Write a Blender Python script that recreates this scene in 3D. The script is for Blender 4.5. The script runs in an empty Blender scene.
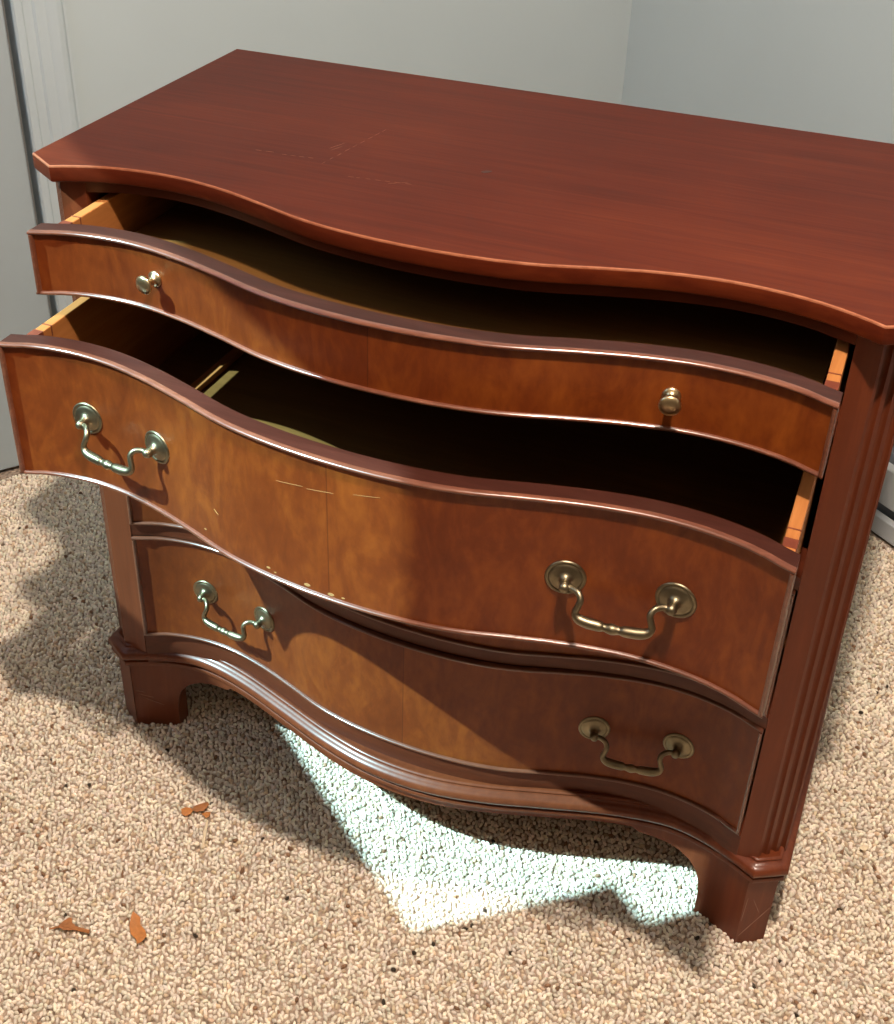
import bpy, bmesh, math, random
import numpy as np
from mathutils import Matrix, Vector

random.seed(7); rng = np.random.default_rng(11)
SC = bpy.context.scene
COL = SC.collection

# ------------------------------------------------------------------ camera
cam_d = bpy.data.cameras.new('camera'); cam = bpy.data.objects.new('camera', cam_d); COL.objects.link(cam)
YAW, PITCH, ROLL = -0.4207, -0.5751, 0.0092
F_PX, PPX, PPY = 1272.72, -53.47, -73.78
cam_d.sensor_fit = 'AUTO'; cam_d.sensor_width = 36.0
cam_d.lens = F_PX / 1024 * 36.0
cam_d.shift_x = -PPX / 1024; cam_d.shift_y = PPY / 1024
fw = Vector((math.sin(YAW) * math.cos(PITCH), math.cos(YAW) * math.cos(PITCH), math.sin(PITCH)))
rt = Vector((math.cos(YAW), -math.sin(YAW), 0)); up = rt.cross(fw)
r2 = rt * math.cos(ROLL) + up * math.sin(ROLL); u2 = -rt * math.sin(ROLL) + up * math.cos(ROLL)
M = Matrix((r2, u2, -fw)).transposed().to_4x4(); M.translation = (0.43635, -1.02496, 1.33401)
cam.matrix_world = M
cam_d.clip_start = 0.02
SC.camera = cam

# ------------------------------------------------------------------ sky, sun, lamp, exposure
W = bpy.data.worlds.new('sky'); SC.world = W; W.use_nodes = True
bg = W.node_tree.nodes['Background']; bg.inputs[0].default_value = (0.52, 0.76, 1.0, 1); bg.inputs[1].default_value = 3.6

sun_d = bpy.data.lights.new('sun', 'SUN'); sun = bpy.data.objects.new('sun', sun_d); COL.objects.link(sun)
sun_d.energy = 14.5; sun_d.color = (0.54, 0.91, 1.0); sun_d.angle = math.radians(0.6)
SUN_DIR = Vector((0.5006, 0.4172, -0.7585))
sun.rotation_euler = SUN_DIR.to_track_quat('-Z', 'Y').to_euler(); sun.location = (-3, -3, 4)

LAMP = (0.42, -0.67, 2.50)
lamp_d = bpy.data.lights.new('ceiling_bulb_light', 'POINT'); lamp = bpy.data.objects.new('ceiling_bulb_light', lamp_d)
COL.objects.link(lamp); lamp.location = LAMP
lamp_d.energy = 240.0; lamp_d.color = (1.0, 0.83, 0.68); lamp_d.shadow_soft_size = 0.035

vs = SC.view_settings
vs.view_transform = 'Standard'; vs.look = 'None'; vs.gamma = 1.0; vs.use_curve_mapping = False
vs.exposure = 0.0
try:
    SC.cycles.max_bounces = 8; SC.cycles.diffuse_bounces = 5; SC.cycles.sample_clamp_indirect = 6.0
    SC.cycles.use_denoising = True
except Exception:
    pass

# ------------------------------------------------------------------ helpers
def tag(o, label=None, cat=None, group=None, kind=None):
    if label: o['label'] = label
    if cat: o['category'] = cat
    if group: o['group'] = group
    if kind: o['kind'] = kind
    return o

def empty(name, loc=(0, 0, 0), rz=0.0, parent=None):
    o = bpy.data.objects.new(name, None); COL.objects.link(o)
    o.location = loc; o.rotation_euler = (0, 0, rz); o.parent = parent; o.empty_display_size = .05
    return o

def mesh_obj(name, verts, faces, mat, parent=None, smooth=False, angle=35, loc=(0, 0, 0), rz=0.0):
    me = bpy.data.meshes.new(name); me.from_pydata([tuple(v) for v in verts], [], faces)
    bm = bmesh.new(); bm.from_mesh(me); bmesh.ops.recalc_face_normals(bm, faces=bm.faces); bm.to_mesh(me); bm.free()
    me.materials.append(mat)
    if smooth:
        me.polygons.foreach_set('use_smooth', [True] * len(me.polygons))
        me.set_sharp_from_angle(angle=math.radians(angle))
    me.update()
    o = bpy.data.objects.new(name, me); COL.objects.link(o); o.parent = parent
    o.location = loc; o.rotation_euler = (0, 0, rz)
    return o

class MB:
    """collects shapes of ONE piece"""
    def __init__(s): s.v = []; s.f = []
    def add(s, v, f):
        n = len(s.v); s.v += [tuple(p) for p in v]; s.f += [tuple(i + n for i in q) for q in f]
    def box(s, a, b):
        (x0, y0, z0), (x1, y1, z1) = a, b
        s.add([(x0, y0, z0), (x1, y0, z0), (x1, y1, z0), (x0, y1, z0), (x0, y0, z1), (x1, y0, z1), (x1, y1, z1), (x0, y1, z1)],
              [(0, 3, 2, 1), (4, 5, 6, 7), (0, 1, 5, 4), (1, 2, 6, 5), (2, 3, 7, 6), (3, 0, 4, 7)])
    def loft(s, rings, closed=True, caps=True):
        n = len(rings[0]); v = [p for r in rings for p in r]; f = []
        for i in range(len(rings) - 1):
            for j in range(n if closed else n - 1):
                k = (j + 1) % n
                f.append((i * n + j, i * n + k, (i + 1) * n + k, (i + 1) * n + j))
        if caps:
            f.append(tuple(range(n - 1, -1, -1))); f.append(tuple((len(rings) - 1) * n + j for j in range(n)))
        s.add(v, f)
    def prism(s, poly, z0, z1):
        s.loft([[(x, y, z0) for x, y in poly], [(x, y, z1) for x, y in poly]])
    def lathe(s, prof, n, origin, axis):
        """prof: (r, h) along axis; axis unit vector"""
        ax = Vector(axis).normalized(); q = Vector((0, 0, 1)).rotation_difference(ax); o = Vector(origin)
        rings = []
        for r, h in prof:
            rings.append([o + q @ Vector((r * math.cos(2 * math.pi * k / n), r * math.sin(2 * math.pi * k / n), h)) for k in range(n)])
        s.loft(rings)
    def tube(s, pts, rad, n=10, flat=1.0):
        pts = [Vector(p) for p in pts]; rings = []; prev = None
        for i, p in enumerate(pts):
            t = (pts[min(i + 1, len(pts) - 1)] - pts[max(i - 1, 0)]).normalized()
            if prev is None:
                a = t.orthogonal().normalized()
            else:
                a = (prev - t * prev.dot(t)).normalized()
            prev = a; b = t.cross(a); r = rad[i] if hasattr(rad, '__len__') else rad
            rings.append([p + a * (r * math.cos(2 * math.pi * k / n)) + b * (r * flat * math.sin(2 * math.pi * k / n)) for k in range(n)])
        s.loft(rings)
    def build(s, name, mat, parent=None, smooth=False, angle=35, bevel=0, loc=(0, 0, 0), rz=0.0):
        o = mesh_obj(name, s.v, s.f, mat, parent, smooth, angle, loc, rz)
        if bevel:
            m = o.modifiers.new('bevel', 'BEVEL'); m.width = bevel; m.segments = 2; m.limit_method = 'ANGLE'; m.angle_limit = math.radians(40)
            o.data.polygons.foreach_set('use_smooth', [True] * len(o.data.polygons)); o.data.set_sharp_from_angle(angle=math.radians(angle))
        return o

def spline(K):
    """monotone-ish smooth interpolation of a table symmetric in x"""
    xs = np.array([k[0] for k in K]); ys = np.array([k[1] for k in K])
    fx = np.concatenate([-xs[:0:-1], xs]); fy = np.concatenate([ys[:0:-1], ys])
    m = np.gradient(fy, fx)
    def F(x):
        i = int(np.clip(np.searchsorted(fx, x) - 1, 0, len(fx) - 2)); h = fx[i + 1] - fx[i]; t = (x - fx[i]) / h
        return float((2 * t**3 - 3 * t**2 + 1) * fy[i] + (t**3 - 2 * t**2 + t) * h * m[i] + (-2 * t**3 + 3 * t**2) * fy[i + 1] + (t**3 - t**2) * h * m[i + 1])
    return F

def catmull(P, n):
    P = [np.array(p, float) for p in P]; out = []
    Q = [2 * P[0] - P[1]] + P + [2 * P[-1] - P[-2]]
    for i in range(1, len(Q) - 2):
        for k in range(n):
            t = k / n
            out.append(.5 * ((2 * Q[i]) + (-Q[i-1] + Q[i+1]) * t + (2*Q[i-1] - 5*Q[i] + 4*Q[i+1] - Q[i+2]) * t*t + (-Q[i-1] + 3*Q[i] - 3*Q[i+1] + Q[i+2]) * t**3))
    out.append(P[-1]); return out

# ------------------------------------------------------------------ materials
def new_mat(name):
    m = bpy.data.materials.new(name); m.use_nodes = True
    nt = m.node_tree; b = nt.nodes['Principled BSDF']
    return m, nt, b

def N(nt, typ, **kw):
    n = nt.nodes.new(typ)
    for k, v in kw.items(): setattr(n, k, v)
    return n

def ramp(nt, stops):
    r = N(nt, 'ShaderNodeValToRGB'); e = r.color_ramp.elements
    while len(e) < len(stops): e.new(0.5)
    for s, (p, c) in zip(e, stops): s.position = p; s.color = (*c, 1)
    return r

def wood(name, dark, mid, light, grain=(3, 60, 60), rough=.38, coat=.35, coat_rough=.2, blotch=3.0, bump=.05, seam=False, dist=1.2, spec=.22):
    m, nt, b = new_mat(name); L = nt.links
    tc = N(nt, 'ShaderNodeTexCoord'); mp = N(nt, 'ShaderNodeMapping'); mp.inputs['Scale'].default_value = grain
    L.new(tc.outputs['Object'], mp.inputs[0])
    n1 = N(nt, 'ShaderNodeTexNoise'); n1.inputs['Scale'].default_value = 1.0; n1.inputs['Detail'].default_value = 6; n1.inputs['Roughness'].default_value = .62; n1.inputs['Distortion'].default_value = dist
    L.new(mp.outputs[0], n1.inputs[0])
    n2 = N(nt, 'ShaderNodeTexNoise'); n2.inputs['Scale'].default_value = blotch; n2.inputs['Detail'].default_value = 3
    L.new(tc.outputs['Object'], n2.inputs[0])
    mp2 = N(nt, 'ShaderNodeMapping'); mp2.inputs['Scale'].default_value = tuple(g * 5 for g in grain)
    L.new(tc.outputs['Object'], mp2.inputs[0])
    n3 = N(nt, 'ShaderNodeTexNoise'); n3.inputs['Scale'].default_value = 1.0; n3.inputs['Detail'].default_value = 3
    L.new(mp2.outputs[0], n3.inputs[0])
    a = N(nt, 'ShaderNodeMath', operation='MULTIPLY'); a.inputs[1].default_value = .45; L.new(n1.outputs[0], a.inputs[0])
    c = N(nt, 'ShaderNodeMath', operation='MULTIPLY_ADD'); c.inputs[1].default_value = .35; L.new(n2.outputs[0], c.inputs[0]); L.new(a.outputs[0], c.inputs[2])
    e = N(nt, 'ShaderNodeMath', operation='MULTIPLY_ADD'); e.inputs[1].default_value = .2; L.new(n3.outputs[0], e.inputs[0]); L.new(c.outputs[0], e.inputs[2])
    val = e.outputs[0]
    if seam:
        sx = N(nt, 'ShaderNodeSeparateXYZ'); L.new(tc.outputs['Object'], sx.inputs[0])
        st = N(nt, 'ShaderNodeMath', operation='GREATER_THAN'); st.inputs[1].default_value = -.003; L.new(sx.outputs[0], st.inputs[0])
        g = N(nt, 'ShaderNodeMath', operation='MULTIPLY_ADD'); g.inputs[1].default_value = .05; L.new(st.outputs[0], g.inputs[0]); L.new(val, g.inputs[2])
        cp = N(nt, 'ShaderNodeMath', operation='COMPARE'); cp.inputs[1].default_value = -.003; cp.inputs[2].default_value = .0006; L.new(sx.outputs[0], cp.inputs[0])
        g2 = N(nt, 'ShaderNodeMath', operation='MULTIPLY_ADD'); g2.inputs[1].default_value = -.14; L.new(cp.outputs[0], g2.inputs[0]); L.new(g.outputs[0], g2.inputs[2])
        val = g2.outputs[0]
    r = ramp(nt, [(.30, dark), (.5, mid), (.70, light)]); L.new(val, r.inputs[0])
    L.new(r.outputs[0], b.inputs['Base Color'])
    b.inputs['Roughness'].default_value = rough; b.inputs['Specular IOR Level'].default_value = spec
    b.inputs['Coat Weight'].default_value = coat; b.inputs['Coat Roughness'].default_value = coat_rough
    bp = N(nt, 'ShaderNodeBump'); bp.inputs['Strength'].default_value = bump; bp.inputs['Distance'].default_value = .002
    L.new(n3.outputs[0], bp.inputs['Height']); L.new(bp.outputs[0], b.inputs['Normal'])
    return m

def plain(name, col, rough=.6, metal=0.0, var=.08, scale=20, bump=0.0, coat=0.0):
    m, nt, b = new_mat(name); L = nt.links
    tc = N(nt, 'ShaderNodeTexCoord'); n = N(nt, 'ShaderNodeTexNoise'); n.inputs['Scale'].default_value = scale; n.inputs['Detail'].default_value = 4
    L.new(tc.outputs['Object'], n.inputs[0])
    r = ramp(nt, [(.3, tuple(c * (1 - var) for c in col)), (.7, tuple(min(1, c * (1 + var)) for c in col))]); L.new(n.outputs[0], r.inputs[0])
    L.new(r.outputs[0], b.inputs['Base Color']); b.inputs['Roughness'].default_value = rough; b.inputs['Metallic'].default_value = metal
    b.inputs['Coat Weight'].default_value = coat
    if bump:
        bp = N(nt, 'ShaderNodeBump'); bp.inputs['Strength'].default_value = bump; bp.inputs['Distance'].default_value = .001
        L.new(n.outputs[0], bp.inputs['Height']); L.new(bp.outputs[0], b.inputs['Normal'])
    return m

MT = {}
MT['top'] = wood('mahogany_top', (.038, .0050, .0016), (.074, .0110, .0034), (.120, .022, .0060), (2.2, 45, 45), rough=.45, coat=.03, coat_rough=.3, spec=.10)
MT['front'] = wood('mahogany_veneer', (.074, .0115, .0024), (.138, .0265, .0044), (.235, .057, .0080), (26, 26, 12), rough=.40, coat=.2, coat_rough=.22, blotch=7, seam=True)
MT['case'] = wood('mahogany_case', (.080, .017, .0060), (.120, .027, .0095), (.165, .042, .0140), (40, 40, 2.5), rough=.4, coat=.22, coat_rough=.18)
MT['rail'] = wood('mahogany_rail', (.055, .011, .0042), (.085, .018, .0068), (.12, .029, .010), (2.5, 45, 45), rough=.4, coat=.2, coat_rough=.2)
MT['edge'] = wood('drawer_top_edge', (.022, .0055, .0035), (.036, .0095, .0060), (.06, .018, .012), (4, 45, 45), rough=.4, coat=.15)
MT['bead'] = wood('worn_bead', (.07, .020, .010), (.12, .036, .018), (.24, .09, .05), (10, 60, 60), rough=.28, coat=1.0, coat_rough=.16, spec=.5)
MT['inner'] = wood('drawer_lining', (.07, .020, .006), (.11, .034, .010), (.16, .055, .017), (3, 50, 50), rough=.55, coat=.05)
MT['ply'] = wood('drawer_plywood', (.085, .036, .009), (.125, .056, .014), (.17, .080, .022), (3, 40, 40), rough=.5, coat=.05)
MT['side'] = wood('drawer_side', (.24, .085, .022), (.34, .125, .034), (.44, .18, .055), (50, 3, 50), rough=.55, coat=.05)
MT['dovetail'] = wood('dovetail_pin', (.09, .022, .012), (.14, .034, .018), (.19, .05, .025), (30, 30, 30), rough=.5, coat=.1)
MT['brass'] = plain('antique_brass', (.24, .205, .135), rough=.40, metal=1.0, var=.25, scale=60)
MT['knob'] = plain('polished_brass', (.60, .48, .29), rough=.3, metal=1.0, var=.15, scale=60)
MT['wall'] = plain('painted_wall', (.405, .475, .505), rough=.75, var=.015, scale=6, bump=.02)
MT['white'] = plain('door_paint', (.34, .40, .43), rough=.5, var=.015, scale=8)
MT['trim'] = plain('trim_paint', (.42, .49, .53), rough=.5, var=.02, scale=8)
MT['ceil'] = plain('ceiling_paint', (.16, .155, .145), rough=.85, var=.02)
MT['panel'] = wood('panelled_wall', (.07, .055, .04), (.10, .08, .06), (.13, .105, .08), (30, 30, 2), rough=.6, coat=.0)
MT['gap'] = plain('door_gap_shade', (.16, .165, .16), rough=.8)
MT['worn_highlight'] = wood('worn_edge_highlight', (.16, .045, .02), (.26, .085, .04), (.42, .17, .09), (20, 60, 60), rough=.4, coat=.2)
MT['fin'] = plain('heater_fins', (.10, .115, .14), rough=.6)
MT['dark'] = plain('dark_gap', (.02, .02, .022), rough=.8)
MT['heater'] = plain('heater_enamel', (.42, .45, .48), rough=.45, var=.03)
MT['scratch'] = plain('scratch', (.21, .095, .062), rough=.7)
MT['chip'] = plain('bare_wood_chip', (.40, .22, .08), rough=.7)
MT['spot'] = plain('ink_spot', (.02, .008, .006), rough=.5)
MT['leaf'] = plain('dry_leaf', (.36, .14, .045), rough=.7, var=.3, scale=90)
MT['leaf2'] = plain('dry_leaf_orange', (.50, .19, .05), rough=.65, var=.25, scale=90)
MT['straw'] = plain('straw', (.80, .66, .46), rough=.7, var=.15, scale=60)
MT['crumb'] = plain('dark_crumb', (.03, .022, .018), rough=.8)
MT['cloth'] = plain('blind_cloth', (.55, .53, .48), rough=.9)

# carpet yarn: colour from a per-tuft attribute, fibre bump
m, nt, b = new_mat('carpet_yarn')
at = N(nt, 'ShaderNodeAttribute'); at.attribute_name = 'yarn'
tc = N(nt, 'ShaderNodeTexCoord'); nn = N(nt, 'ShaderNodeTexNoise'); nn.inputs['Scale'].default_value = 900; nn.inputs['Detail'].default_value = 2
nt.links.new(tc.outputs['Object'], nn.inputs[0])
bp = N(nt, 'ShaderNodeBump'); bp.inputs['Strength'].default_value = .5; bp.inputs['Distance'].default_value = .001
nt.links.new(nn.outputs[0], bp.inputs['Height']); nt.links.new(bp.outputs[0], b.inputs['Normal'])
nt.links.new(at.outputs['Color'], b.inputs['Base Color']); b.inputs['Roughness'].default_value = .95
b.inputs['Specular IOR Level'].default_value = .1; b.inputs['Sheen Weight'].default_value = .0
MT['yarn'] = m
# carpet backing: darkened, with the shade between loops put into the colour
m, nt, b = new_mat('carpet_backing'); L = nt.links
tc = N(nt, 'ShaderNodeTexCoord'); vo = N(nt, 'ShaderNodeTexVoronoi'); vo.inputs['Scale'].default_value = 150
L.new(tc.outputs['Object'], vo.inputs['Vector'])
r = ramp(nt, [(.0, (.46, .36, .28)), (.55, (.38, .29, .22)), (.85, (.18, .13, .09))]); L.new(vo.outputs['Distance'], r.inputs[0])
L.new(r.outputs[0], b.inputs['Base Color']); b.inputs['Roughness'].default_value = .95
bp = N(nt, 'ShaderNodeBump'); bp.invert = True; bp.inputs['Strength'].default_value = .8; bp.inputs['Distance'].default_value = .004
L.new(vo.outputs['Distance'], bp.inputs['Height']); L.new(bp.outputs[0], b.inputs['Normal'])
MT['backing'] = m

# ------------------------------------------------------------------ the room (its own axes: x along the heater wall, y towards it)
RZ = -math.radians(37.0)
XL, YB, YW, XR, HC = -1.058, 1.087, -1.15, 1.75, 2.62
def room(mb, name, mat, **kw):
    par = kw.pop('parent', None)
    o = mb.build(name, mat, par, rz=0.0 if par else RZ, **kw)
    if par is None: tag(o, kind='structure')
    return o
def wpt(u, v, z=0.0):
    c, s = math.cos(RZ), math.sin(RZ); return Vector((u * c - v * s, u * s + v * c, z))

mb = MB(); mb.box((XL - .15, YW - .15, -.06), (XR + .1, YB + .1, -.0045)); floor = room(mb, 'floor', MT['backing'])
mb = MB(); mb.box((XL - .1, YW - .1, HC), (XR + .1, YB + .1, HC + .05)); room(mb, 'ceiling', MT['ceil'])
mb = MB(); mb.box((XL - .1, YB, -.01), (XR + .1, YB + .1, HC)); room(mb, 'wall_back', MT['wall'])
mb = MB(); mb.box((XR, YW - .1, -.01), (XR + .1, YB, HC)); room(mb, 'wall_right', MT['panel'])
# wall with the door
D0, D1, DH = -.93, -.112, 2.03
mb = MB()
mb.box((XL - .1, D1, -.01), (XL, YB, HC)); mb.box((XL - .1, YW - .1, -.01), (XL, D0, HC)); mb.box((XL - .1, D0, DH), (XL, D1, HC))
room(mb, 'wall_left', MT['wall'])
door = MB(); door.box((XL - .05, D0 + .004, .006), (XL - .012, D1 - .011, DH - .004)); door = room(door, 'door_1', MT['white'], bevel=.002)
kb = MB(); kb.lathe([(.026, 0), (.026, .006), (.011, .01), (.010, .03), (.024, .04), (.027, .052), (.018, .064), (.0, .066)], 20, (XL - .012, D0 + .07, .95), (1, 0, 0))
o = kb.build('door_knob', MT['knob'], door, smooth=True)
jam = MB(); jam.box((XL - .06, D1 - .012, 0), (XL - .052, D1, DH)); jam.box((XL - .1, D0, 0), (XL - .06, D1, DH)); room(jam, 'trim_2', MT['gap'])  # jamb behind the door gap, the reveal shadow put into its grey
# casing with a stepped profile
mb = MB(); prof = [(0, .000), (.007, .0), (.011, .003), (.011, .014), (.0085, .017), (.0085, .030), (.012, .034), (.012, .050), (.015, .056), (.0165, .066), (.014, .074), (.009, .0785), (.009, .082), (0, .082)]
rings = [[(XL + dx, D1 - .002 + dy, z) for dx, dy in prof] for z in (0.0, DH + .08)]
mb.loft(rings); room(mb, 'trim_1', MT['trim'], smooth=True, angle=25)
# wall with the high window the sun comes through
WL, WR, WS, WH = -.86, -.060, 1.30, 2.075
mb = MB()
mb.box((XL - .1, YW - .1, -.01), (WL, YW, HC)); mb.box((WR, YW - .1, -.01), (XR + .1, YW, HC))
mb.box((WL, YW - .1, -.01), (WR, YW, WS)); mb.box((WL, YW - .1, WH), (WR, YW, HC))
room(mb, 'wall_front', MT['panel'])
mb = MB(); mb.box((WL, YW - .098, WS + .0), (WL + .03, YW - .06, WH)); mb.box((WL + .03, YW - .098, WS), (WR - .0, YW - .06, WS + .012))
win = room(mb, 'window_1', MT['trim'])
mb = MB(); mb.box((-.123, YW - .03, WS), (WR, YW, 1.606)); room(mb, 'added_sill_board', MT['trim'])  # unseen board added on the sill to block one corner of the sun

# baseboard heater along the back wall
HY = 1.028
ht = empty('baseboard_heater', wpt(.45, HY, 0), RZ)
tag(ht, 'pale grey metal baseboard heater along the wall beside the dresser', 'heater')
hx0, hx1 = -1.35, 1.1
def strip(name, prof, mat):
    q = MB(); q.loft([[(x, y, z) for y, z in prof] for x in (hx0, hx1)]); return q.build(name, mat, ht, bevel=.0015)
strip('back_plate', [(.050, .002), (.058, .002), (.058, .172), (.030, .178), (.024, .174), (.050, .166)], MT['heater'])
strip('front_panel', [(.0, .064), (.006, .062), (.012, .124), (.020, .130), (.018, .134), (.006, .128)], MT['heater'])
strip('lower_lip', [(.0, .003), (.050, .003), (.050, .008), (.006, .008), (.006, .034), (.012, .040), (.008, .042), (.0, .037)], MT['heater'])
strip('fin_core', [(.014, .03), (.048, .03), (.048, .15), (.022, .15)], MT['fin'])
for x in (hx0 - .012, hx1):
    q = MB(); q.box((x, -.002, .002), (x + .012, .058, .176)); q.build('end_cap', MT['heater'], ht, bevel=.003)

# ceiling lamp that carries the warm bulb
cl = empty('ceiling_lamp', (LAMP[0], LAMP[1], HC)); tag(cl, 'small round ceiling lamp with a bare bulb', 'lamp')
q = MB(); q.lathe([(.07, 0), (.07, -.008), (.06, -.018), (.02, -.022)], 28, (0, 0, 0), (0, 0, 1)); q.build('canopy', MT['trim'], cl, smooth=True)
q = MB(); q.lathe([(.020, -.02), (.020, -.058), (.014, -.064)], 20, (0, 0, 0), (0, 0, 1)); q.build('socket', MT['trim'], cl, smooth=True)

# ------------------------------------------------------------------ carpet loops
def in_poly(P, X, Y):
    inside = np.zeros(len(X), bool); j = len(P) - 1
    for i in range(len(P)):
        xi, yi = P[i]; xj, yj = P[j]
        c = ((yi > Y) != (yj > Y)) & (X < (xj - xi) * (Y - yi) / (yj - yi + 1e-12) + xi); inside ^= c; j = i
    return inside
P_NEAR = [(-1.06, .62), (-1.06, .20), (-.42, -.58), (-.2, -.6), (.80, -.12), (.80, .62), (.56, 1.02), (.40, 1.02), (.40, .30), (.33, .17), (-.40, .25), (-.62, .62)]
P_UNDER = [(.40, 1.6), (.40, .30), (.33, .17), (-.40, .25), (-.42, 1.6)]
def make_carpet(near):
    sp = .0060 if near else .0072
    xs = np.arange(-1.60, 1.55, sp); ys = np.arange(-1.30, 1.30, sp * .866)
    X, Y = np.meshgrid(xs, ys); X[1::2] += sp / 2
    X = X.ravel(); Y = Y.ravel()
    c, s = math.cos(RZ), math.sin(RZ); U = X * c + Y * s; V = -X * s + Y * c
    keep = (U > XL + .004) & (V < HY - .003)
    if near: keep &= in_poly(P_NEAR, X, Y)
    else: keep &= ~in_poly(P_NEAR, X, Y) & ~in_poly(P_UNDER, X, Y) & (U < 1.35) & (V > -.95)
    X = X[keep]; Y = Y[keep]; n = len(X)
    X = X + rng.normal(0, .0011, n); Y = Y + rng.normal(0, .0011, n)
    bm = bmesh.new()
    if near: bmesh.ops.create_icosphere(bm, subdivisions=1, radius=1.0)
    else: bmesh.ops.create_uvsphere(bm, u_segments=4, v_segments=2, radius=1.08)
    bmesh.ops.triangulate(bm, faces=bm.faces); bm.verts.index_update()
    V0 = np.array([v.co[:] for v in bm.verts]); F0 = np.array([[v.index for v in f.verts] for f in bm.faces]); bm.free()
    kk = sp / .0060; a = rng.uniform(.0030, .0047, n) * kk; bb = rng.uniform(.0019, .0026, n) * kk; h = rng.uniform(.0030, .0046, n)
    ang = rng.uniform(0, math.pi, n); tilt = rng.normal(0, .25, n)
    lx = V0[None, :, 0] * a[:, None]; ly = V0[None, :, 1] * bb[:, None]; lz = V0[None, :, 2] * h[:, None] + lx * np.tan(tilt)[:, None]
    co = np.empty((n, len(V0), 3))
    co[:, :, 0] = lx * np.cos(ang)[:, None] - ly * np.sin(ang)[:, None] + X[:, None]
    co[:, :, 1] = lx * np.sin(ang)[:, None] + ly * np.cos(ang)[:, None] + Y[:, None]
    co[:, :, 2] = lz - .0033 + rng.normal(0, .0006, n)[:, None]
    nv = len(V0); nf = len(F0)
    faces = (F0[None] + (np.arange(n) * nv)[:, None, None]).reshape(-1)
    me = bpy.data.meshes.new('carpet_loops')
    me.vertices.add(n * nv); me.vertices.foreach_set('co', co.reshape(-1))
    me.loops.add(n * nf * 3); me.loops.foreach_set('vertex_index', faces.astype(np.int32))
    me.polygons.add(n * nf); me.polygons.foreach_set('loop_start', np.arange(0, n * nf * 3, 3, dtype=np.int32))
    me.polygons.foreach_set('use_smooth', np.ones(n * nf, bool))
    me.update(calc_edges=True)
    base = np.array([.90, .81, .685]); col = base[None] * rng.uniform(.72, 1.14, n)[:, None] * (1 + rng.normal(0, .02, (n, 3)))
    k = rng.random(n)
    col[k < .12] *= np.array([.80, .70, .60]); col[k < .012] = np.array([.26, .15, .09]) * rng.uniform(.7, 1.3, (int((k < .012).sum()), 1)); col[k < .0022] = (.05, .04, .03)
    col = np.clip(col, 0, 1)
    at = me.color_attributes.new('yarn', 'FLOAT_COLOR', 'POINT')
    rgba = np.ones((n, nv, 4)); rgba[:, :, :3] = col[:, None, :]
    at.data.foreach_set('color', rgba.reshape(-1))
    me.materials.append(MT['yarn'])
    o = bpy.data.objects.new('carpet_loops', me); COL.objects.link(o)
    o.parent = floor; o.matrix_parent_inverse = Matrix.Rotation(RZ, 4, 'Z').inverted()
    tag(o, 'speckled beige loop pile', kind='stuff')
    return o
make_carpet(True); make_carpet(False)

# ------------------------------------------------------------------ the dresser
H, HW, DEP, TT = .84, .466, .4614, .0193
YF, AX, CH = .0226, .429, .031            # carcass front, front corner, corner chamfer
BX = .4035                                # half width of the drawer openings
ZM = .129
S_top = spline([(0, -.0230), (.05, -.0212), (.12, -.0105), (.18, .0085), (.23, .0225), (.29, .0305), (.33, .0290), (.38, .0190), (.425, -.0005), (.47, -.03)])
S_d = spline([(0, -.0330), (.05, -.0310), (.12, -.0205), (.18, -.002), (.23, .012), (.29, .0215), (.33, .0205), (.37, .0125), (.402, 0), (.43, 0), (.47, 0)])
S_b = spline([(0, -.0440), (.05, -.0405), (.11, -.0270), (.18, -.004), (.255, .0200), (.29, .028), (.326, .0320), (.38, .0215), (.428, 0), (.47, -.02)])
S_4 = lambda x: 1.12 * S_d(x)
S_3 = lambda x: 1.06 * S_d(x)
def flat_rail(x):   # the case front: serpentine between the posts, flat on the posts
    return S_d(x) if abs(x) < .402 else 0.0

dr = empty('dresser')
tag(dr, 'reddish brown wooden serpentine chest of drawers with two drawers pulled open', 'dresser')

# top: lofted through its thickness so that the edges are eased
def top_outline(off):
    pts = [(-HW + off, DEP - off), (-HW + off, .0238 + off * .3)]
    xs = np.linspace(-.4252, .4252, 64)
    pts += [(x, S_top(x) + off) for x in xs]
    pts += [(HW - off, .0238 + off * .3), (HW - off, DEP - off)]
    return pts
mb = MB()
lev = [(.003, H - TT), (.0006, H - TT + .0015), (0, H - TT + .004), (0, H - .0022), (.0006, H - .0007), (.0018, H)]
mb.loft([[(x, y, z) for x, y in top_outline(o)] for o, z in lev])
top = mb.build('top', MT['top'], dr, smooth=True, angle=30)
top.data.materials.append(MT['worn_highlight'])
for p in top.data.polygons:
    if H - .0021 < p.center.z < H - .0001: p.material_index = 1  # worn upper edge, with its highlight put into the lighter colour

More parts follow.
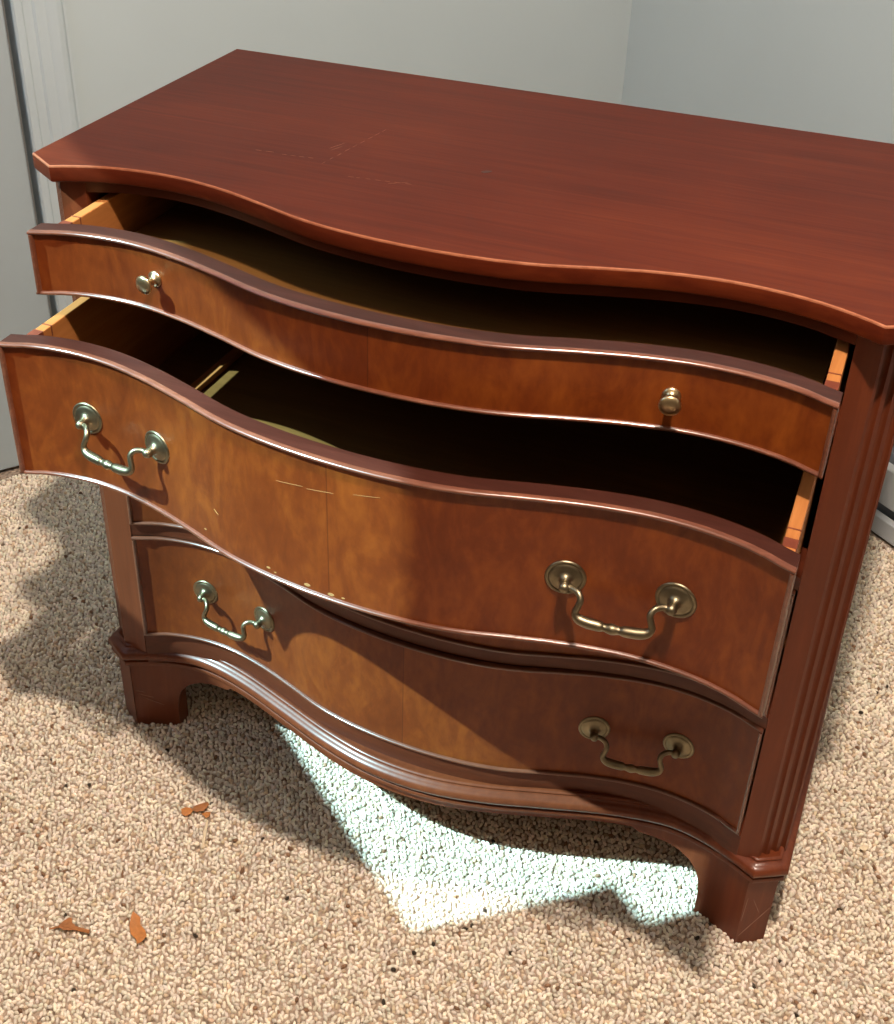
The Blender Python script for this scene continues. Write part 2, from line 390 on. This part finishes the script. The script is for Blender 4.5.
# fluted corner posts
def post(sgn, bx, ax, d):
    pr = [(bx, YF + .022), (bx, YF), (ax, YF)]
    nrm = (1 / math.sqrt(2), -1 / math.sqrt(2)); tx = (1 / math.sqrt(2), 1 / math.sqrt(2)); Ln = d * math.sqrt(2)
    for a, c in ((.09, .29), (.41, .61), (.73, .93)):
        for k in range(0, 9):
            t = a + (c - a) * k / 8; dep = .0050 * math.sin(math.pi * k / 8) ** .6
            pr.append((ax + tx[0] * t * Ln - nrm[0] * dep, YF + tx[1] * t * Ln - nrm[1] * dep))
    pr += [(ax + d, YF + d), (ax + d, YF + d + .02), (ax + d - .018, YF + d + .02)]
    q = MB(); q.prism([(sgn * x, y) for x, y in pr], ZM + .012, H - TT)
    q.build('corner_post', MT['case'], dr, smooth=True, angle=28)
    x0, x1 = sorted((sgn * (ax + d - .016), sgn * (ax + d - .0005)))
    q = MB(); q.box((x0, YF + d + .02, .115), (x1, DEP - .012, H - TT)); q.build('side_panel', MT['case'], dr)
BL, BR = .3990, .4045
post(1, BR, .4272, .0280); post(-1, BL, .4335, .0310)
q = MB(); q.box((-.447, DEP - .024, .115), (.438, DEP - .013, H - TT)); q.build('back_panel', MT['inner'], dr)
q = MB(); q.box((-.447, YF + .06, .118), (.436, DEP - .026, .128)); q.build('bottom_panel', MT['inner'], dr)

def serp_bar(fun, y0, x0, x1, z0, z1, depth, n=48, ease=.0):
    """bar whose front follows a serpentine curve"""
    xs = np.linspace(x0, x1, n); rings = []
    for x in xs:
        f = y0 + fun(x)
        if ease: rings.append([(x, f + ease, z0), (x, f, z0 + ease), (x, f, z1 - ease), (x, f + ease, z1), (x, f + depth, z1), (x, f + depth, z0)])
        else: rings.append([(x, f, z0), (x, f, z1), (x, f + depth, z1), (x, f + depth, z0)])
    q = MB(); q.loft(rings); return q
Z1 = (.7327, .8037); Z2 = (.5496, .7090); Z3 = (.3599, .5290); Z4 = (.1735, .3389)
for (z0, z1, dp), fn in zip(((Z1[1] + .0025, H - TT, .03), (Z2[1] + .0025, Z1[0] - .0025, .05), (Z3[1] + .0025, Z2[0] - .0025, .05), (Z4[1] + .0025, Z3[0] - .0025, .05), (ZM - .006, Z4[0] - .0025, .03)), (S_d, S_d, S_d, S_3, S_4)):
    serp_bar(fn, YF, -BL + .0003, BR - .0003, z0, z1, dp).build('rail', MT['rail'], dr, smooth=True, angle=40)
for z0, z1 in ((Z2[1] + .004, Z1[0] - .004), (Z3[1] + .004, Z2[0] - .004), (Z4[1] + .004, Z3[0] - .004)):     # runners and the guides beside each drawer
    for s in (1, -1):
        x0, x1 = sorted((s * .33, s * .435)); q = MB(); q.box((x0, YF + .078, z0), (x1, DEP - .03, z1)); q.build('drawer_runner', MT['inner'], dr)

# ---- base: moulding, apron and bracket feet follow one path round the case
def base_path(off):
    """plan path from back left round to back right, pushed outwards by off"""
    xe, ye, cl_, cr_ = .4284, .0080, .0375, .0340
    pts = [(-xe - cl_, DEP - .015), (-xe - cl_, ye + .0200)]
    xs = np.linspace(-xe, xe, 97)
    pts += [(x, ye + S_b(x)) for x in xs]
    pts += [(xe + cr_, ye + .0200), (xe + cr_, DEP - .015)]
    P = np.array(pts); out = []
    for i in range(len(P)):
        d1 = P[i] - P[i - 1] if i else P[1] - P[0]; d2 = P[i + 1] - P[i] if i < len(P) - 1 else d1
        d1 = d1 / np.linalg.norm(d1); d2 = d2 / np.linalg.norm(d2)
        n1 = np.array([d1[1], -d1[0]]); n2 = np.array([d2[1], -d2[0]]); nn = n1 + n2; nn /= np.linalg.norm(nn)
        out.append(P[i] + nn * off / max(.5, nn @ n1))
    return out
# moulding profile (outward offset, z)
mp_ = [(-.030, .1460), (-.0150, .1460), (-.0130, .1470), (-.0105, .1468), (-.0092, .1450), (-.0098, .1432), (-.0085, .1415), (-.0055, .1400), (-.0020, .1385), (.0003, .1355), (.0010, .1315), (.0000, .1275), (-.0025, .1250), (-.0050, .1238), (-.0052, .1220), (-.0028, .1210), (-.0020, .1180), (-.0028, .1150), (-.0055, .1140), (-.030, .1140)]
paths = {o: base_path(o) for o in set(p[0] for p in mp_)}
rings = [[(paths[o][i][0], paths[o][i][1], z) for o, z in mp_] for i in range(len(paths[mp_[0][0]]))]
mb = MB(); mb.loft(rings); mb.build('base_moulding', MT['case'], dr, smooth=True, angle=50)
# apron + feet: bottom height along the path
foot_curve = [(.0, .1010), (.10, .1015), (.20, .1030), (.262, .1040), (.284, .1030), (.289, .0965), (.312, .0930), (.335, .0870), (.351, .0775), (.361, .0650), (.3655, .0500), (.3680, .0300), (.3700, .0)]
fx = [p[0] for p in foot_curve]; fz = [p[1] for p in foot_curve]
def apron_z(x): return float(np.interp(abs(x), fx, fz)) if abs(x) < .370 else 0.0
po, pi_ = -.0075, -.0275
xe, ye = .4284, .0080
def apron_ring(x):
    h = 1e-3; dy = (S_b(x + h) - S_b(x - h)) / (2 * h); nrm = np.array([dy, -1.0]); nrm /= np.linalg.norm(nrm)
    c = np.array([x, ye + S_b(x)]); a = c + nrm * po; d = c + nrm * pi_
    z0 = apron_z(x)
    return [(a[0], a[1], .1155), (a[0], a[1], z0 + .0015), (a[0] - nrm[0] * .0015, a[1] - nrm[1] * .0015, z0), (d[0], d[1], z0), (d[0], d[1], .1155)]
xs = sorted(set(list(np.linspace(-.3685, .3685, 120)) + [s * v for v in (.3655, .3670, .288, .290, .292, .361, .352) for s in (1, -1)]))
mb = MB(); mb.loft([apron_ring(x) for x in xs]); mb.build('apron', MT['case'], dr, smooth=True, angle=40)
def foot(s):
    q = MB(); outer = []; inner = []
    for x in np.linspace(.3680, xe, 12):
        h = 1e-3; dy = (S_b(x + h) - S_b(x - h)) / (2 * h); nrm = np.array([dy, -1.0]); nrm /= np.linalg.norm(nrm)
        outer.append(np.array([x, ye + S_b(x)]) + nrm * po)
    outer[-1] = np.array([xe - .0035, ye + .0065])
    fo = .0300 if s < 0 else .0270
    outer += [np.array([xe + fo, ye + .0275]), np.array([xe + fo, ye + .115])]
    inner = [np.array([xe + .008, ye + .115]), np.array([xe + .008, ye + .045]), np.array([xe - .015, ye + .032]), np.array([.3685, outer[0][1] + .02])]
    poly = [(s * p[0], p[1]) for p in outer + inner]
    q.prism(poly, -.0035, .1155)
    q.build('foot', MT['case'], dr, smooth=True, angle=25)
    q = MB(); x0, x1 = sorted((s * (xe + .010), s * (xe + fo - .0005))); q.box((x0, ye + .115, .066), (x1, DEP - .10, .1150)); q.build('side_apron', MT['case'], dr)
    q = MB(); q.box((x0, DEP - .10, -.0035), (x1, DEP - .02, .1150)); q.build('rear_foot', MT['case'], dr)
foot(1); foot(-1)

# ---- drawers
S_case = S_d
FT = .020
def rosette_and_bail(par, xc, zc, S_d):
    """swan-neck bail pull on two round back plates; front surface y = S_d(x)"""
    PX = .0478
    ends = []
    for s in (-1, 1):
        x = xc + s * PX; h = 1e-3; dy = (S_d(x + h) - S_d(x - h)) / (2 * h); nrm = Vector((dy, -1, 0)).normalized()
        o = Vector((x, YF + S_d(x), zc))
        q = MB(); q.lathe([(.0182, -.0008), (.0184, .0008), (.0172, .0020), (.0158, .0019), (.0150, .0012), (.0138, .0022), (.0122, .0028), (.0085, .0032), (.0065, .0045), (.0048, .0062), (.0044, .0100)], 28, o, nrm)
        q.build('rosette', MT['brass'], par, smooth=True, angle=60)
        q = MB(); e = o + nrm * .0125 + Vector((0, 0, -.001))
        q.lathe([(.0005, -.0060), (.0036, -.0052), (.0050, -.002), (.0050, .0018), (.0036, .0046), (.0005, .0056)], 14, e, nrm)
        q.build('handle_post', MT['brass'], par, smooth=True, angle=70)
        ends.append(e)
    L_, R_ = ends; mid = (L_ + R_) / 2; ax = (R_ - L_).normalized(); out = Vector((ax.y, -ax.x, 0)); half = (R_ - L_).length / 2
    half_pts = [(half + .0035, .0010, 0), (half - .0055, .0005, .0005), (half - .0130, .0045, .0003), (half - .0162, .0085, -.0040), (half - .0148, .0105, -.0100), (half - .0132, .0115, -.0160), (half - .0158, .0125, -.0208), (half - .0230, .0130, -.0232), (.0110, .0130, -.0243), (.0065, .0130, -.0246), (.0, .0130, -.0248)]
    rad_h = [.0028, .0028, .0030, .0030, .0029, .0032, .0042, .0050, .0048, .0036, .0050]
    P = [mid + ax * a + out * c + Vector((0, 0, d)) for a, c, d in half_pts] + [mid - ax * a + out * c + Vector((0, 0, d)) for a, c, d in half_pts[-2::-1]]
    Rr = rad_h + rad_h[-2::-1]
    C4 = catmull([(*p, r_) for p, r_ in zip(P, Rr)], 5)
    q = MB(); q.tube([c[:3] for c in C4], [c[3] for c in C4], 10)
    q.build('bail', MT['brass'], par, smooth=True, angle=70)

def knob(par, xc, zc, S_d):
    h = 1e-3; dy = (S_d(xc + h) - S_d(xc - h)) / (2 * h); nrm = Vector((dy, -1, 0)).normalized(); o = Vector((xc, YF + S_d(xc), zc))
    q = MB(); q.lathe([(.0085, -.0006), (.0086, .0010), (.0070, .0022), (.0046, .0032), (.0036, .0070), (.0040, .0115), (.0075, .0135), (.0098, .0155), (.0100, .0172), (.0085, .0190), (.0045, .0200), (.0002, .0203)], 24, o, nrm)
    q.build('knob', MT['knob'], par, smooth=True, angle=60)

def drawer(Z, out, skew, pulls, knobs, tag_label, amp=1.0, shift=.0025):
    z0, z1 = Z; fw_ = .4000; bd = .0040
    S_d = lambda x: amp * S_case(x) + skew * x / .4      # pulled out a little farther on one side
    xs = np.linspace(-fw_, fw_, 64); rings = []
    for x in xs:      # front board; its front face lies inside the bead
        f = YF + S_d(x); rings.append([(x, f, z0 + .0003), (x, f, z1 - .0008), (x, f + .0008, z1), (x, f + FT, z1), (x, f + FT, z0 + .0003)])
    mb = MB(); mb.loft(rings)
    d = mb.build('drawer', MT['front'], dr, smooth=True, angle=40)
    d.location = (shift, -out, 0)
    d['label'] = tag_label
    # top edge cap of the front, dark stained
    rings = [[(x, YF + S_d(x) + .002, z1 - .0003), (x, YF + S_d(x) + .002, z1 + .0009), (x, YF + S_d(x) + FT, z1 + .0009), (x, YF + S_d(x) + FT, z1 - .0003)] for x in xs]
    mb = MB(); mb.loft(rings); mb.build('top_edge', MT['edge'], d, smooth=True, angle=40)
    # cocked bead: half round strips round the front
    for za in (z0 + .0001, z1 + .0009 - bd):
        rings = []
        for x in np.linspace(-fw_, fw_, 64):
            f = YF + S_d(x); rings.append([(x, f + .002, za), (x, f - .0024, za), (x, f - .0040, za + .0012), (x, f - .0040, za + bd - .0012), (x, f - .0024, za + bd), (x, f + .002, za + bd)])
        mb = MB(); mb.loft(rings); mb.build('bead', MT['bead'], d, smooth=True, angle=60)
    for s in (-1, 1):
        xa, xb = sorted((s * fw_, s * (fw_ - bd))); f = YF + S_d(s * fw_)
        pr = [(xa, f + .002), (xa, f - .0024), (xa + .0012, f - .0040), (xb - .0012, f - .0040), (xb, f - .0024), (xb, f + .002)]
        mb = MB(); mb.prism(pr, z0 + .003, z1 - .003); mb.build('bead', MT['bead'], d, smooth=True, angle=60)
    # box
    zs = z1 - .0075; yb = YF + .385; zb = z0 + .012
    for s in (-1, 1):
        mb = MB(); y0_ = YF + FT - .004 + skew * s; mb.loft([[(s * .3955, y0_, z), (s * .3840, y0_, z), (s * .3840 - .007, yb, z), (s * .3955 - .007, yb, z)] for z in (z0 + .003, zs)]); mb.build('drawer_side', MT['side'], d, bevel=.0012)
        # lapped dovetail seen on the top of the side
        for da, db in ((.018, .031), (.044, .0458)):
            yd = YF + FT + skew * s; mb = MB(); mb.loft([[(s * .3956 - da * .018, yd + da, z), (s * .3839 - da * .018, yd + da, z), (s * .3839 - db * .018, yd + db, z), (s * .3956 - db * .018, yd + db, z)] for z in (zs - .012, zs + .0003)]); mb.build('dovetail', MT['dovetail'], d)
    mb = MB(); mb.box((-.3845, yb - .011, zb - .004), (.3705, yb, zs - .004)); mb.build('drawer_back', MT['inner'], d)
    mb = MB(); xs2 = np.linspace(-.3775, .3775, 40)
    mb.loft([[(x, YF + S_d(x) + FT - .003, zb), (x, YF + S_d(x) + FT - .003, zb + .004), (x, yb - .011, zb + .004), (x, yb - .011, zb)] for x in xs2]); mb.build('drawer_bottom', MT['ply'], d)
    for xc, zc in pulls: rosette_and_bail(d, xc, zc, S_d)
    for xc, zc in knobs: knob(d, xc, zc, S_d)
    return d
o1, o2, sk2 = .1053, .1916, -.0155
dA = drawer(Z1, o1, 0, [], [(-.2640, .7700), (.2635, .7675)], 'shallow top drawer with two brass knobs, pulled part way out', shift=.006)
dB = drawer(Z2, o2, sk2, [(-.2670, .632), (.2615, .6275)], [], 'drawer with two swan-neck pulls, pulled far out', shift=.006)
dC = drawer(Z3, 0, 0, [(-.2620, .452), (.2650, .452)], [], 'closed drawer half hidden behind the open one', 1.06)
dD = drawer(Z4, 0, 0, [(-.2640, .261), (.2660, .2545)], [], 'closed bottom drawer with two swan-neck pulls', 1.12)
# a loose batten lying in the open drawer is fixed to its bottom
q = MB(); q.box((-.312, YF + .20, Z2[0] + .016), (-.300, YF + .375, Z2[0] + .024)); q.build('batten', MT['side'], dB, bevel=.001)

# ---- wear: scratches, chips and a spot, each a thin sliver on the surface
def sliver(name, pts, wdt, mat, parent, z=None, y=None):
    q = MB(); n = len(pts); left = []; right = []
    P = [Vector(p) for p in pts]
    for i, p in enumerate(P):
        t = (P[min(i + 1, n - 1)] - P[max(i - 1, 0)]).normalized(); nr = Vector((-t.y, t.x, 0)) if z is not None else Vector((-t.z, 0, t.x))
        ww = wdt * (.35 if i in (0, n - 1) else 1); left.append(p + nr * ww / 2); right.append(p - nr * ww / 2)
    up_ = Vector((0, 0, .00015)) if z is not None else Vector((0, -.0002, 0))
    q.loft([[a, b, b + up_, a + up_] for a, b in zip(left, right)]); return q.build(name, mat, parent)
Zt = H + .00002
def topline(a, c, wdt, dash=1):
    (x0, y0), (x1, y1) = a, c
    for k in range(dash):
        t0 = (k + random.uniform(0, .15)) / dash; t1 = t0 + random.uniform(.45, .75) / dash if dash > 1 else 1
        sliver('scratch', [(x0 + (x1 - x0) * t + random.uniform(-.0005, .0005), y0 + (y1 - y0) * t, Zt) for t in np.linspace(t0, t1, 4)], wdt * random.uniform(.6, 1.1), MT['scratch'], dr, z=1)
topline((-.167, .128), (-.149, .262), .0006, 9)
topline((-.181, .172), (-.173, .197), .0008); topline((-.177, .168), (-.171, .186), .0005)
topline((-.252, .135), (-.226, .138), .0013, 2); topline((-.220, .136), (-.180, .140), .0006, 4)
topline((-.127, .108), (-.055, .117), .0006, 7); topline((-.080, .108), (-.060, .122), .0005, 2)
sliver('spot', [(-.0045, .1800, Zt), (-.002, .1815, Zt), (.0015, .1840, Zt), (.0050, .1870, Zt)], .0060, MT['spot'], dr, z=1)
def front_mark(x0, z0, x1, z1, wdt, mat):
    """mark on the front of the far open drawer"""
    f = lambda x: YF + S_case(x) + sk2 * x / .4 - .00005
    sliver('scratch', [(x0 + (x1 - x0) * t - .006, f(x0 + (x1 - x0) * t - .006), z0 + (z1 - z0) * t) for t in (0, .33, .66, 1)], wdt, MT[mat], dB, y=1)
for x, z, w_ in ((-.066, .5596, .0022), (-.058, .5572, .0014), (-.021, .5578, .0034), (.005, .5562, .0034), (-.150, .5640, .0016), (.018, .5565, .0018)):
    front_mark(x - w_, z, x + w_, z + .0006, w_, 'chip')
front_mark(-.051, .668, -.022, .672, .00025, 'chip'); front_mark(-.018, .671, .010, .675, .00025, 'chip'); front_mark(-.134, .598, -.128, .594, .0008, 'chip'); front_mark(.030, .680, .056, .684, .0002, 'chip')

# scuffs on the feet
def scuff(A, B, nrm, wdt):
    A = Vector(A); B = Vector(B); nrm = Vector(nrm).normalized(); t = (B - A).normalized(); w = t.cross(nrm) * wdt / 2
    rings = []
    for k in range(5):
        p = A + (B - A) * (k / 4) + nrm * .0001; f = (.3, 1, .7, 1.1, .3)[k]
        rings.append([p - w * f, p + w * f, p + w * f + nrm * .0002, p - w * f + nrm * .0002])
    q = MB(); q.loft(rings); q.build('scratch', MT['scuff'], dr)
MT['scuff'] = plain('scuffed_varnish', (.26, .14, .10), rough=.7)
cA, cB = Vector((xe - .0035, ye + .0065, 0)), Vector((xe + .0270, ye + .0275, 0)); nC = Vector(((cB - cA).y, -(cB - cA).x, 0))
def chm(t, z): return cA + (cB - cA) * t + Vector((0, 0, z))
for a_, b_, w_ in (((.06, .012), (.95, .058), .0014), ((.30, .078), (.62, .050), .0006), ((.05, .040), (.10, .082), .0006)):
    scuff(chm(*a_), chm(*b_), nC, w_)
def lf_(x, z):
    h = 1e-3; dy = (S_b(x + h) - S_b(x - h)) / (2 * h); nr = np.array([dy, -1.0]); nr /= np.linalg.norm(nr); c = np.array([x, ye + S_b(x)]) + nr * po
    return (c[0], c[1], z), (nr[0], nr[1], 0)
for (xa, za), (xb, zb), w_ in (((-.418, .058), (-.398, .050), .0007), ((-.414, .052), (-.386, .036), .0006), ((-.420, .064), (-.408, .060), .0009)):
    pa, na = lf_(xa, za); pb, nb = lf_(xb, zb); scuff(pa, pb, na, w_)

# ------------------------------------------------------------------ litter on the carpet
def flake(name, loc, outline, mat, label, cat, rz=0.0, h=.004, curl=.004, thick=.0006):
    """dry leaf scrap: curled sheet with thickness and a raised mid rib"""
    n = len(outline); xs = [p[0] for p in outline]; w_ = max(abs(x) for x in xs) or 1
    def zc(x, y): return h + curl * (x / w_) ** 2 - .18 * abs(y)
    top_ = [(x, y, zc(x, y) + thick) for x, y in outline]; bot = [(x, y, zc(x, y)) for x, y in outline]
    mid = [(x * .45, y * .25, zc(x * .45, 0) + thick + .0004) for x, y in outline]; midb = [(x * .45, y * .25, zc(x * .45, 0)) for x, y in outline]
    q = MB(); V = bot + top_ + mid + midb; F = []
    for i in range(n):
        j = (i + 1) % n
        F += [(i, j, n + j, n + i), (n + i, n + j, 2 * n + j, 2 * n + i), (j, i, 3 * n + i, 3 * n + j)]
    F.append(tuple(2 * n + i for i in range(n))); F.append(tuple(3 * n + i for i in range(n - 1, -1, -1)))
    q.add(V, F); o = q.build(name, mat, None, smooth=True, angle=50, loc=(loc[0], loc[1], 0), rz=rz); tag(o, label, cat); return o
flake('leaf_fragment', (-.232, -.272), [(-.023, .004), (-.014, .0095), (-.006, .006), (.004, .0085), (.014, .007), (.022, -.002), (.021, -.007), (.010, -.006), (.0, -.0085), (-.010, -.006), (-.018, -.001)], MT['leaf2'], 'curled orange brown leaf scrap lying alone on the carpet', 'leaf', rz=-.62, h=.0035, curl=.007)
lf = empty('leaf_fragment', (-.308, -.302, 0), .28); tag(lf, 'torn brown leaf scrap with a long stem on the carpet', 'leaf')
def sub_flake(name, outline, mat, par, h):
    q = MB(); q.loft([[(x, y, h - .25 * abs(y)) for x, y in outline], [(x, y, h + .0008 - .25 * abs(y)) for x, y in outline]]); return q.build(name, mat, par)
sub_flake('blade', [(-.014, -.003), (-.010, .006), (-.006, .013), (-.002, .012), (.001, .005), (.006, .002), (.004, -.005), (-.006, -.006)], MT['leaf'], lf, .006)
q = MB(); q.tube([(-.024, -.006, .003), (-.012, -.002, .0045), (.004, -.002, .006), (.026, -.004, .0055)], [.0008, .0014, .0026, .0022], 8, .6); q.build('stem', MT['leaf'], lf, smooth=True)
flake('leaf_fragment', (-.2745, -.093), [(-.008, .001), (-.004, .007), (.003, .007), (.008, .002), (.006, -.004), (-.001, -.007), (-.006, -.005)], MT['leaf2'], 'small rounded orange leaf crumb beside the pale straw', 'leaf', rz=.3, h=.004, curl=.002)
flake('leaf_fragment', (-.262, -.080), [(-.012, -.003), (-.006, .005), (.003, .007), (.011, .005), (.012, -.001), (.004, -.006), (-.006, -.006)], MT['leaf'], 'greyish brown leaf flake above the pale straw', 'leaf', rz=.7, h=.004, curl=.003)
flake('leaf_fragment', (-.2485, -.0870), [(-.006, -.002), (-.002, .005), (.004, .005), (.006, .0), (.002, -.005)], MT['leaf2'], 'tiny orange leaf crumb touching the end of the pale straw', 'leaf', rz=.2, h=.004, curl=.002)
q = MB(); q.tube([(-.2420, -.0950, .0050), (-.2365, -.108, .0055), (-.2305, -.122, .0055), (-.2240, -.136, .0045)], [.0018, .0026, .0026, .0022], 8, .6)
tag(q.build('straw', MT['straw'], None, smooth=True), 'short pale straw splinter lying on the carpet', 'straw')
flake('leaf_fragment', (.547, .220), [(-.006, -.002), (-.002, .004), (.004, .004), (.007, .0), (.002, -.004)], MT['straw'], 'pale yellow leaf fleck on the carpet beside the corner post', 'leaf', rz=.4, h=.004, curl=.002)
